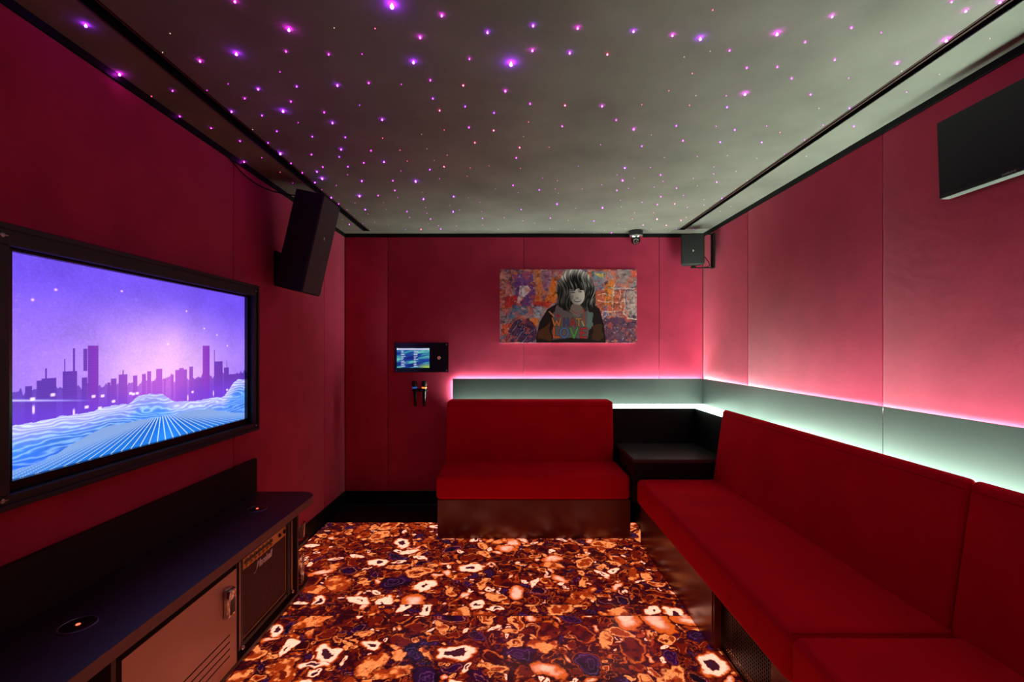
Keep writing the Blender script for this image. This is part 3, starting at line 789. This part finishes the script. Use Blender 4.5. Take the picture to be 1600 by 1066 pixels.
# ------------------------------------------------------------------ picture
def picture(nx, ny):
    """collage in the picture's own units: x 0..1550, y 0..835 from the top left"""
    x, y = np.meshgrid(np.linspace(0, 1550, nx), np.linspace(835, 0, ny))
    c = np.zeros(x.shape + (3,))
    n1 = fbm(x / 60, y / 60, 70, 4); n2 = vnoise(x / 9, y / 9, 77, 256); n3 = fbm(x / 22 + 5, y / 30, 90, 3)
    wx = x + 50 * (fbm(x / 70, y / 70, 71, 3) - .5); wy = y + 50 * (fbm(x / 70 + 9, y / 70, 72, 3) - .5)
    def pl(m, rgb, a=1.0):
        nonlocal c
        m = np.clip(m * a, 0, 1)[..., None]
        c = c * (1 - m) + lin(*rgb) * m
    def poly(pts, w=True):
        X, Yy = (wx, wy) if w else (x, y)
        ins = np.zeros(x.shape, bool)
        j = len(pts) - 1
        for i in range(len(pts)):
            xi, yi = pts[i]; xj, yj = pts[j]
            if yi != yj:
                ins ^= ((yi > Yy) != (yj > Yy)) & (X < (xj - xi) * (Yy - yi) / (yj - yi) + xi)
            j = i
        return ins.astype(float)
    def stroke(pts, w, rgb, a=1.0, warp=False):
        X, Yy = (wx, wy) if warp else (x, y)
        for (ax, ay), (bx_, by) in zip(pts, pts[1:]):
            dx, dy = bx_ - ax, by - ay
            t_ = np.clip(((X - ax) * dx + (Yy - ay) * dy) / (dx * dx + dy * dy + 1e-6), 0, 1)
            d = np.hypot(X - ax - t_ * dx, Yy - ay - t_ * dy)
            pl(sstep(w * .5 + 2, w * .5 - 2, d), rgb, a)
    pl(np.ones(x.shape), (176, 120, 128))
    pal = [(196, 110, 104), (120, 84, 128), (206, 150, 140), (150, 70, 72), (90, 92, 130), (214, 112, 70), (165, 140, 150)]
    for k, p in enumerate(pal):
        f = fbm(x / 85 + 7 * k, y / 85 + 3 * k, 100 + k, 4)
        pl(sstep(.56, .62, f), p, .85)
    # left half
    pl(poly([(150, 60), (330, 20), (400, 130), (300, 190), (180, 170)]), (116, 72, 148), .9)
    pl(poly([(160, 150), (360, 150), (400, 300), (360, 420), (260, 430), (200, 330)]), (112, 62, 140), .9)
    pl(poly([(225, 190), (320, 185), (350, 235), (215, 390), (190, 370), (215, 290)], False), (222, 208, 212))
    pl(poly([(395, 10), (450, 0), (470, 120), (460, 400), (400, 400), (410, 170)]), (206, 120, 66), .85)
    pl(poly([(70, 300), (200, 290), (190, 360), (140, 420), (60, 420)]), (196, 44, 52), .9)
    pl(poly([(20, 590), (170, 420), (320, 420), (300, 520), (150, 560)]), (92, 128, 158), .85)
    pl(poly([(600, 90), (655, 80), (640, 380), (470, 390), (560, 260)]), (232, 120, 44))
    pl(poly([(490, 30), (590, 20), (570, 200), (480, 260)]), (170, 110, 150), .8)
    pl(poly([(210, 640), (290, 560), (430, 560), (430, 640)]), (236, 126, 52))
    pl(poly([(20, 640), (150, 600), (130, 740), (20, 740)]), (226, 92, 48))
    pl(poly([(370, 440), (480, 430), (470, 560), (390, 560)]), (168, 178, 196), .9)
    pl(poly([(400, 360), (600, 370), (560, 430), (400, 420)]), (204, 48, 48), .85)
    pl(poly([(160, 600), (330, 560), (420, 660), (400, 835), (80, 835), (70, 760)]), (66, 40, 84), .92)
    pl(poly([(190, 650), (260, 640), (380, 740), (360, 790), (230, 740)]), (40, 44, 96), .9)
    for k in range(12):
        stroke([(20 + 25 * k, 830), (130 + 26 * k, 560 + 14 * k)], 5, [(200, 190, 210), (170, 60, 80), (90, 80, 140)][k % 3], .55, True)
    # right half: painted bricks
    pl(poly([(1040, 250), (1400, 240), (1400, 470), (1040, 470)]), (202, 98, 70), .9)
    pl(poly([(1170, 190), (1290, 110), (1290, 400), (1180, 400)]), (236, 130, 52), .9)
    pl(poly([(1050, 20), (1190, 10), (1190, 220), (1060, 230)]), (108, 140, 164), .85)
    pl(poly([(1080, 30), (1180, 40), (1180, 110)]), (222, 186, 70), .8)
    pl(poly([(1300, 20), (1550, 10), (1550, 200), (1320, 190)]), (160, 132, 132), .8)
    pl(poly([(1470, 20), (1550, 10), (1550, 110), (1500, 100)]), (226, 90, 70), .9)
    pl(poly([(1180, 400), (1220, 400), (1230, 620), (1180, 620)]), (92, 92, 140), .85)
    pl(poly([(1440, 240), (1550, 240), (1550, 560), (1430, 540)]), (176, 152, 152), .85)
    pl(poly([(1150, 560), (1550, 520), (1550, 835), (1180, 835)]), (92, 56, 84), .9)
    for k in range(9):
        yy = 225 + 0 * k
    for a in ([(1230, 220), (1550, 220)], [(1420, 240), (1410, 500), (1450, 560)], [(1100, 360), (1400, 372)], [(1190, 470), (1430, 480)],
              [(1290, 180), (1282, 440)], [(1360, 240), (1370, 470)], [(1440, 540), (1550, 560)], [(1120, 290), (1290, 296)]):
        stroke(a, 11, (222, 196, 186), .85, True)
    for k in range(26):
        rs = np.random.RandomState(300 + k)
        ax, ay = rs.uniform(0, 1500), rs.uniform(0, 800)
        stroke([(ax, ay), (ax + rs.uniform(-70, 70), ay + rs.uniform(-60, 60))], rs.uniform(4, 9), [(30, 24, 34), (224, 210, 212), (210, 60, 60), (70, 110, 150)][k % 4], .7, True)
    n4 = fbm(x / 14 + 3, y / 11 + 8, 191, 3); n5 = vnoise(x / 26 + 2 * n1, y / 20, 193, 256)
    c = c * (.55 + .9 * n3 + .25 * (n2 - .5))[..., None]
    pl(sstep(.66, .74, n4) * sstep(.6, .7, n5), (232, 214, 210), .6)
    pl(sstep(.52, .60, fbm(x / 40 + 60, y / 30, 199, 4)) * sstep(.52, .42, n5), (44, 28, 48), .55)
    pl(sstep(.62, .68, fbm(x / 45 + 40, y / 45, 197, 3)), (226, 92, 56), .45)
    c = c * 1.25
    # figure: shoulders and dark jacket
    pl(poly([(410, 780), (450, 600), (540, 450), (680, 370), (1050, 390), (1130, 450), (1180, 640), (1200, 835), (410, 835)], False), (40, 24, 26))
    pl(poly([(430, 720), (560, 600), (590, 800), (420, 790)]), (112, 62, 34), .7)
    pl(poly([(1030, 640), (1140, 610), (1180, 790), (1060, 800)]), (92, 54, 34), .7)
    pl(poly([(660, 400), (990, 400), (1040, 560), (1000, 780), (600, 790), (600, 520)]), (122, 108, 112), .9)
    pl(poly([(1000, 470), (1050, 520), (1040, 640), (990, 680)]), (110, 140, 136), .8)
    # hair: a shaggy mass with strands
    a_ = np.arctan2(y - 270, x - 860); rr = np.hypot((x - 860) / 205, (y - 250) / 245)
    edge = 1.0 + .10 * vnoise(a_ * 14 + 60, x * 0 + 1.5, 140, 128) + .05 * (n2 - .5)
    hair = (rr < edge) | (((np.abs(x - 870 + 0 * y) < 215 + 16 * (n3 - .5)) & (y > 250) & (y < 480 - .0014 * (x - 860) ** 2 + 50 * (n1 - .5))))
    strand = vnoise(x / 7 + .35 * np.sin(y / 50) * 9 + (y - 100) * (x - 860) / 9000, y / 90, 150, 256)
    lum = 22 + 215 * np.clip(strand - .30, 0, 1) ** 1.3 * (1.15 - .55 * sstep(100, 480, y)) + 130 * sstep(.55, 1.0, rr) * sstep(260, 40, y) + 60 * (strand > .72) * sstep(880, 1060, x)
    h3 = (lum / 255)[..., None] ** 2.2 * np.array([1.0, .93, .90])
    c = np.where(hair[..., None], h3, c)
    # face
    fx = (x - 868 - .10 * (y - 270)) / 92; fy = (y - 285) / 128
    face = sstep(1.02, .94, np.hypot(fx, fy * (1 + .12 * np.abs(fx))))
    shade = np.clip(.58 + .36 * fx + .12 * (1 - fy ** 2) - .25 * sstep(-.45, -.95, fx), .06, .95)
    fc = shade[..., None] * np.array([.92, .82, .78])
    c = c * (1 - face[..., None]) + fc * face[..., None]
    def blob(cx_, cy_, rx, ry, v_, a=1.0, rot=0.0):
        nonlocal c
        X = (x - cx_) * math.cos(rot) + (y - cy_) * math.sin(rot); Y_ = -(x - cx_) * math.sin(rot) + (y - cy_) * math.cos(rot)
        m = (sstep(1.25, .8, np.hypot(X / rx, Y_ / ry)) * a)[..., None]
        c = c * (1 - m) + np.array([v_, v_ * .92, v_ * .9]) * m
    for ex, ey in ((826, 262), (908, 254)):
        blob(ex, ey - 20, 30, 5, .02, .9, -.05); blob(ex, ey, 24, 10, .04, .8); blob(ex, ey + 1, 13, 5, .45, .6); blob(ex + 1, ey + 1, 5, 5, .01)
    blob(872, 300, 9, 34, .62, .5); blob(874, 325, 20, 6, .06, .7)
    blob(878, 352, 42, 15, .05, .9); blob(880, 350, 35, 9, .80, .95); blob(878, 368, 34, 5, .14, .8)
    blob(820, 318, 12, 26, .12, .5, .3)
    # fringe over the forehead
    fr_ = (y < 215 + 26 * vnoise(x / 16, x * 0 + 4, 160, 128)) & (np.abs(x - 866) < 110)
    c = np.where((fr_ & hair)[..., None], h3, c)
    # neck and necklaces
    pl(poly([(820, 398), (910, 400), (950, 470), (880, 540), (790, 470)]), (150, 128, 122), .85)
    stroke([(800, 450), (850, 500), (900, 500), (940, 455)], 6, (180, 60, 60)); stroke([(790, 480), (860, 535), (950, 490)], 6, (90, 110, 120))
    # lettering
    def word(segs, w, cols, dark=(26, 20, 30)):
        for k, L_ in enumerate(segs):
            for s_ in L_: stroke(s_, w + 9, dark, .8)
        for k, L_ in enumerate(segs):
            for s_ in L_: stroke(s_, w, cols[k])
    word([[[(595, 555), (620, 640), (645, 585), (668, 640), (690, 555)]],
          [[(728, 558), (728, 640)], [(772, 558), (772, 640)], [(728, 600), (772, 600)]],
          [[(800, 640), (825, 558), (852, 640)], [(810, 615), (842, 615)]],
          [[(862, 562), (925, 562)], [(894, 562), (894, 642)]]], 15, [(226, 134, 70), (86, 84, 150), (192, 62, 60), (214, 140, 76)])
    word([[[(612, 665), (612, 770), (672, 770)]],
          [[(700 + 46 * math.cos(q) + 30, 720 + 54 * math.sin(q)) for q in [2 * math.pi * k / 12 for k in range(13)]]],
          [[(800, 668), (838, 775), (880, 668)]],
          [[(980, 672), (918, 672), (918, 772), (980, 772)], [(918, 722), (966, 722)]]], 20, [(236, 104, 40), (96, 124, 176), (98, 172, 84), (196, 56, 60)])
    stroke([(560, 480), (610, 530)], 14, (226, 150, 110)); stroke([(655, 520), (668, 532)], 26, (196, 30, 70)); stroke([(950, 460), (955, 640)], 16, (200, 80, 60), .8)
    stroke([(930, 590), (950, 640)], 12, (190, 200, 110))
    return np.clip(c, 0, 1).astype(np.float32)
px0, px1, pz0, pz1, py = -.081, 1.150, 1.452, 2.113, 4.088
t = thing('wall_picture', ((px0 + px1) / 2, YB, pz0), 'canvas picture, colourful graffiti collage of a smiling shaggy-haired woman with lettering', 'picture')
obj('canvas', B().box(px0, px1, py + .0006, YB - .0003, pz0, pz1, .002, 1), M['canvas_edge'], t)
M['print'] = cmat('printed_canvas', 0.7, 0, spec=0.2)
grid('printed_face', 620, 334, lambda u, v: (px0 + u * (px1 - px0), py + 0 * u, pz0 + v * (pz1 - pz0)), picture(620, 334), M['print'], t)

# ------------------------------------------------------------------ touch panel
t = thing('control_panel', (-.79, YB, 1.186), 'black glass wall panel with a lit blue song list screen', 'control panel')
tx0, tx1, tz0, tz1 = -1.034, -.544, 1.187, 1.455
obj('glass_plate', B().box(tx0, tx1, 4.106, YB - .0005, tz0, tz1, .002, 2), M['bezel'], t)
def panel_pic(nx, ny):
    u, v = np.meshgrid(np.linspace(0, 1, nx), np.linspace(0, 1, ny))
    w = fbm(u * 2.2, v * 7 - u * 2, 44, 3)
    c = np.zeros(u.shape + (3,)) + lin(24, 66, 160)
    def mx(b, f):
        nonlocal c
        c = c * (1 - f[..., None]) + b * f[..., None]
    mx(lin(60, 150, 180), sstep(.45, .65, w)); mx(lin(110, 200, 190), sstep(.62, .75, w)); mx(lin(16, 40, 130), sstep(.42, .3, w))
    mx(lin(170, 210, 90), sstep(.25, .02, v) * sstep(.55, .95, u))
    rs = np.random.RandomState(5)
    for k in range(10):
        v0 = .84 - k * .085
        c *= (1 - .35 * (np.abs(v - v0 + .042) < .008))[..., None]
        for uu in (.13, .52):
            m = (np.abs(v - v0) < .02) & (u > uu) & (u < uu + rs.uniform(.05, .16))
            c = np.where(m[..., None], lin(190, 205, 235), c)
    c = np.where(((v > .92) & (v < .985))[..., None], lin(226, 214, 250), c)
    c = np.where(((np.abs(v - .955) < .05) & (u < .04))[..., None], lin(240, 240, 255), c)
    return c.astype(np.float32)
M['panel_pic'] = cmat('song_list_screen', .3, .85)
sx0, sx1, sz0, sz1 = -1.010, -.716, 1.228, 1.405
grid('screen', 150, 90, lambda u, v: (sx0 + u * (sx1 - sx0), 4.1055 + 0 * u, sz0 + v * (sz1 - sz0)), panel_pic(150, 90), M['panel_pic'], t)
ring = B()
ring.tube([(-.629 + .0115 * math.sin(2 * math.pi * k / 24), 4.1047, 1.318 + .0115 * math.cos(2 * math.pi * k / 24)) for k in range(2, 23)], .0016, 6)
ring.box(-.6305, -.6275, 4.1035, 4.1055, 1.318, 1.331)
obj('power_button', ring, mat('pale_red_mark', (.7, .25, .25), .4, emit=(.8, .22, .2), estr=.7, noise=.01), t)
for a in (tx0 + .018, tx1 - .018):
    for c_ in (tz0 + .018, tz1 - .018):
        obj('screw', B().lathe([(.006, 0), (.005, .003), (0, .0035)], (a, 4.1058, c_), (0, -1, 0), 12), M['screw'], t)

# ------------------------------------------------------------------ microphones and their holder
mz = 1.045
t = thing('microphone_holder', (-.80, YB, 1.03), 'black twin wall holder gripping the two microphones', 'holder')
obj('back_plate', B().box(-.855, -.738, 4.108, YB - .0005, 1.012, 1.040, .003, 2), M['black'], t)
for xc in (-.838, -.755):
    b = B()
    pts = [(xc + .025 * math.cos(a), 4.062 + .025 * math.sin(a) , 1.028) for a in [math.radians(-50 + 280 * k / 14) for k in range(15)]]
    b.tube(pts, .005).box(xc - .006, xc + .006, 4.088, 4.109, 1.022, 1.034)
    obj('clip', b, M['black'], t)
def mic(x, label, ringm, lean):
    t = thing('microphone', (x, 4.062, .885), label, 'microphone', None)
    ax = (lean, 0, 1)
    obj('handle', B().lathe([(.010, 0), (.0125, .004), (.0135, .06), (.0165, .125), (.0175, .150), (.0175, .160), (0, .160)], (x - lean * .14, 4.062, .885), ax, 20), M['bezel'], t, smooth=True)
    p = (x + lean * .02, 4.062, .885 + .1605)
    obj('ring', B().lathe([(.0185, 0), (.0225, .003), (.0225, .010), (.0185, .013), (0, .013)], p, ax, 24), ringm, t, smooth=True)
    obj('grille_head', B().lathe([(.019, .0135), (.024, .020), (.0252, .040), (.0245, .052), (.020, .064), (.010, .069), (0, .070)], p, ax, 24), M['mesh'], t, smooth=True)
mic(-.838, 'black microphone with a blue ring, left in the wall holder', M['ring_blue'], -.05)
mic(-.755, 'black microphone with a glowing orange ring, right in the wall holder', M['ring_orange'], .0)

# ------------------------------------------------------------------ fibre optic stars
STARS = {
    (4, 'v'): [(-0.353,1.375),(0.008,1.655)],
    (3, 'v'): [(-1.358,1.461),(-0.959,1.602),(-0.986,1.988),(-1.216,2.422),(0.641,1.523),(-1.139,2.777),(-1.015,3.093),(-0.578,2.822),(-0.345,1.648)],
    (3, 'm'): [(-1.472,1.721),(-0.715,1.48),(0.884,1.5),(0.962,1.854),(1.472,1.531)],
    (2, 'v'): [(-1.215,1.994),(-1.003,1.821),(-0.676,1.795),(-0.811,2.093),(-0.574,2.063),(-0.874,2.371),(-0.694,2.531),(-1.126,2.67),(-0.07,1.494),(0.078,1.463),(0.408,1.489),(0.214,1.598),(0.666,2.615),(-1.212,2.844),(-1.221,3.129),(-0.91,2.817),(-1.071,3.395),(-0.592,3.159),(-0.377,3.107),(-0.422,3.451),(0.346,3.266),(0.69,3.353)],
    (2, 'r'): [(1.189,3.647)],
    (2, 'm'): [(-1.472,2.531),(-1.115,1.643),(-0.819,1.361),(-0.209,1.418),(-0.296,1.518),(0.223,1.474),(0.082,1.585),(-0.014,1.834),(0.399,1.948),(0.591,2.153),(0.542,1.508),(0.702,2.809),(1.01,1.422),(1.472,1.364),(1.405,1.399),(1.413,1.656)],
    (1, 'v'): [(-0.841,1.804),(-1.1,2.028),(-1.109,2.175),(-0.963,2.23),(-0.804,2.237),(-1.215,2.297),(-0.919,2.465),(-0.919,2.599),(-0.316,1.891),(-0.187,1.952),(-0.065,2.005),(-0.458,2.641),(0.939,1.958),(0.781,2.122),(1.073,2.161),(1.063,2.288),(1.273,2.291),(0.682,2.335),(-1.332,3.804),(-0.771,3.446),(-0.59,3.946),(-0.209,3.631),(0.199,2.978),(0.092,3.392),(0.33,3.614),(0.692,3.704),(1.472,3.144),(1.472,1.966),(1.613,2.127)],
    (1, 'r'): [(0.348,1.607),(-0.18,1.796),(-0.302,1.985),(0.24,1.944),(-0.072,2.167),(-0.171,2.295),(0.056,2.352),(-0.37,2.599),(-0.765,3.962),(1.129,3.824),(1.326,3.83),(1.191,3.266),(1.394,3.687)],
    (1, 'm'): [(-1.355,1.834),(-1.472,2.036),(-1.403,2.145),(-1.345,2.277),(-1.097,1.89),(-0.779,1.591),(-0.636,1.607),(-0.548,1.78),(-0.916,1.913),(-0.812,2.001),(-1.056,2.436),(-0.723,2.389),(-0.811,2.544),(-1.064,2.603),(-1.221,2.551),(-0.141,1.632),(-0.304,1.762),(0.09,1.931),(0.488,2.068),(-0.187,2.137),(0.249,2.126),(0.041,2.478),(1.004,1.542),(0.769,1.586),(0.88,1.684),(0.99,1.678),(1.087,1.749),(1.233,1.86),(0.87,2.273),(-1.22,2.689),(-1.22,3.264),(-0.886,3.087),(-0.717,2.814),(-0.749,2.99),(-0.628,3.65),(0.027,2.895),(0.922,4.088),(0.709,2.986),(1.071,3.279),(0.908,2.722),(1.039,3.111),(1.085,2.945),(1.297,2.839),(1.109,1.473),(1.326,1.363),(1.172,1.636)],
    (0, 'v'): [(-0.637,1.943),(0.396,2.594),(-1.215,3.785),(-0.902,3.972),(-0.444,3.855),(1.607,3.958)],
    (0, 'r'): [(-1.472,1.875),(-0.434,1.478),(-0.623,2.247),(-0.57,2.383),(-0.563,2.522),(-0.307,2.163),(0.09,2.087),(0.208,2.35),(-0.331,2.444),(-0.222,2.617),(0.067,2.624),(-0.112,2.59),(0.626,1.397),(0.693,1.719),(0.645,1.834),(0.566,1.939),(0.772,1.944),(1.303,2.187),(-1.348,2.682),(-0.251,2.744),(-0.22,3.824),(0.301,2.816),(0.992,3.653),(0.962,3.481),(1.407,3.608)],
    (0, 'p'): [(-1.215,1.597),(-1.117,1.501),(-1.215,2.159),(-0.566,1.475),(-0.423,2.207),(0.072,2.23),(-0.426,2.367),(-0.412,2.514),(0.625,1.622),(0.704,1.591),(0.768,1.869),(1.342,1.969),(0.693,2.212),(0.846,2.476),(1.177,2.449),(1.355,2.486),(1.333,2.67),(1.608,2.459),(-1.203,3.553),(-0.891,3.235),(-0.914,3.391),(-1.011,3.829),(-0.574,3.024),(-0.67,3.78),(-1.472,3.1),(-1.209,3.962),(-1.447,3.941),(-1.338,3.663),(-1.103,3.742),(-0.086,2.96),(-0.279,3.14),(-0.427,3.302),(0.332,3.043),(0.215,3.769),(0.357,3.945),(0.493,3.368),(0.48,3.693),(0.764,2.773),(0.822,3.334),(1.011,3.945),(1.239,3.958),(1.425,4.032),(1.361,3.174),(1.203,2.905),(1.472,2.952),(1.626,3.33),(1.597,3.441),(1.472,2.812),(0.84,3.991),(1.612,1.525),(1.633,1.725),(1.472,1.705)],
    (0, 'm'): [(-1.215,1.832),(-1.102,1.787),(-0.518,1.606),(-0.86,1.71),(-0.422,1.79),(-0.969,2.093),(-1.345,2.478),(0.468,2.319),(0.894,1.871),(0.969,2.128),(1.205,2.126),(1.462,2.116),(1.019,2.461),(1.472,2.265),(0.813,2.61),(1.173,2.603),(1.472,2.432),(-1.355,2.855),(-1.222,2.975),(-1.099,2.9),(-1.213,3.406),(-0.963,2.719),(-1.096,3.246),(-1.088,3.515),(-0.764,3.133),(-0.631,2.663),(-0.425,2.785),(-0.611,3.352),(-0.629,3.495),(-0.786,3.605),(-0.595,3.849),(-0.37,3.411),(-0.206,3.23),(-0.206,3.451),(-0.47,3.991),(-0.036,3.608),(-0.091,3.964),(0.114,3.699),(0.063,3.036),(0.206,2.773),(0.302,2.96),(0.572,3.971),(0.478,2.963),(0.659,4.088),(0.769,4.088),(0.589,2.888),(0.648,2.722),(0.775,2.949),(0.782,3.187),(0.918,3.805),(0.945,3.23),(1.108,3.481),(0.935,2.927),(0.958,2.826),(1.184,3.087),(1.316,3.353),(1.45,3.938),(1.126,2.776),(1.414,3.297),(1.218,2.706),(1.225,1.497),(1.306,1.749),(1.612,1.844)],
}

RAD = {0: .0016, 1: .0024, 2: .0032, 3: .0042, 4: .0060}
SIZE = {0: 'tiny', 1: 'small', 2: 'mid-sized', 3: 'large', 4: 'very large'}
TINT = {'v': 'violet', 'm': 'magenta', 'r': 'red-pink', 'p': 'pale'}
protos = {}
for (s, k), spots in STARS.items():
    r = RAD[s]
    b = B()
    h = r * 1.5
    b.lathe([(0, -h - r), (r * .7, -h - r * .7), (r, -h), (r * .7, -h + r * .7), (r * .35, -h + r * .95), (r * .35, 0.0005), (0, 0.0005)], (0, 0, 0), (0, 0, 1), 10)
    proto = obj('star_light', b, M['star', s, k], smooth=True, angle=80)
    lab = '%s %s fibre optic star point in the dark starry ceiling' % (SIZE[s], TINT[k])
    ORD = ['leftmost', 'second from the left', 'third from the left', 'fourth from the left', 'fifth from the left', 'sixth from the left',
           'seventh from the left', 'eighth from the left', 'ninth from the left', 'tenth from the left']
    rank = {p: i for i, p in enumerate(sorted(spots, key=lambda p: p[0] / p[1]))}
    for i, (x, y) in enumerate(spots):
        o = proto if i == 0 else proto.copy()
        if i: COL.objects.link(o)
        o.location = (x, y, ZC)
        if len(spots) <= 10:
            q = rank[(x, y)]
            if len(spots) == 1: lab = 'the only %s %s star point in the dark ceiling' % (SIZE[s], TINT[k])
            else: lab = '%s %s ceiling star point, %s of %d such' % (SIZE[s], TINT[k], 'rightmost' if q == len(spots) - 1 else ORD[q], len(spots))
        tag(o, lab, 'star light', '%s %s ceiling stars' % (SIZE[s], TINT[k]))
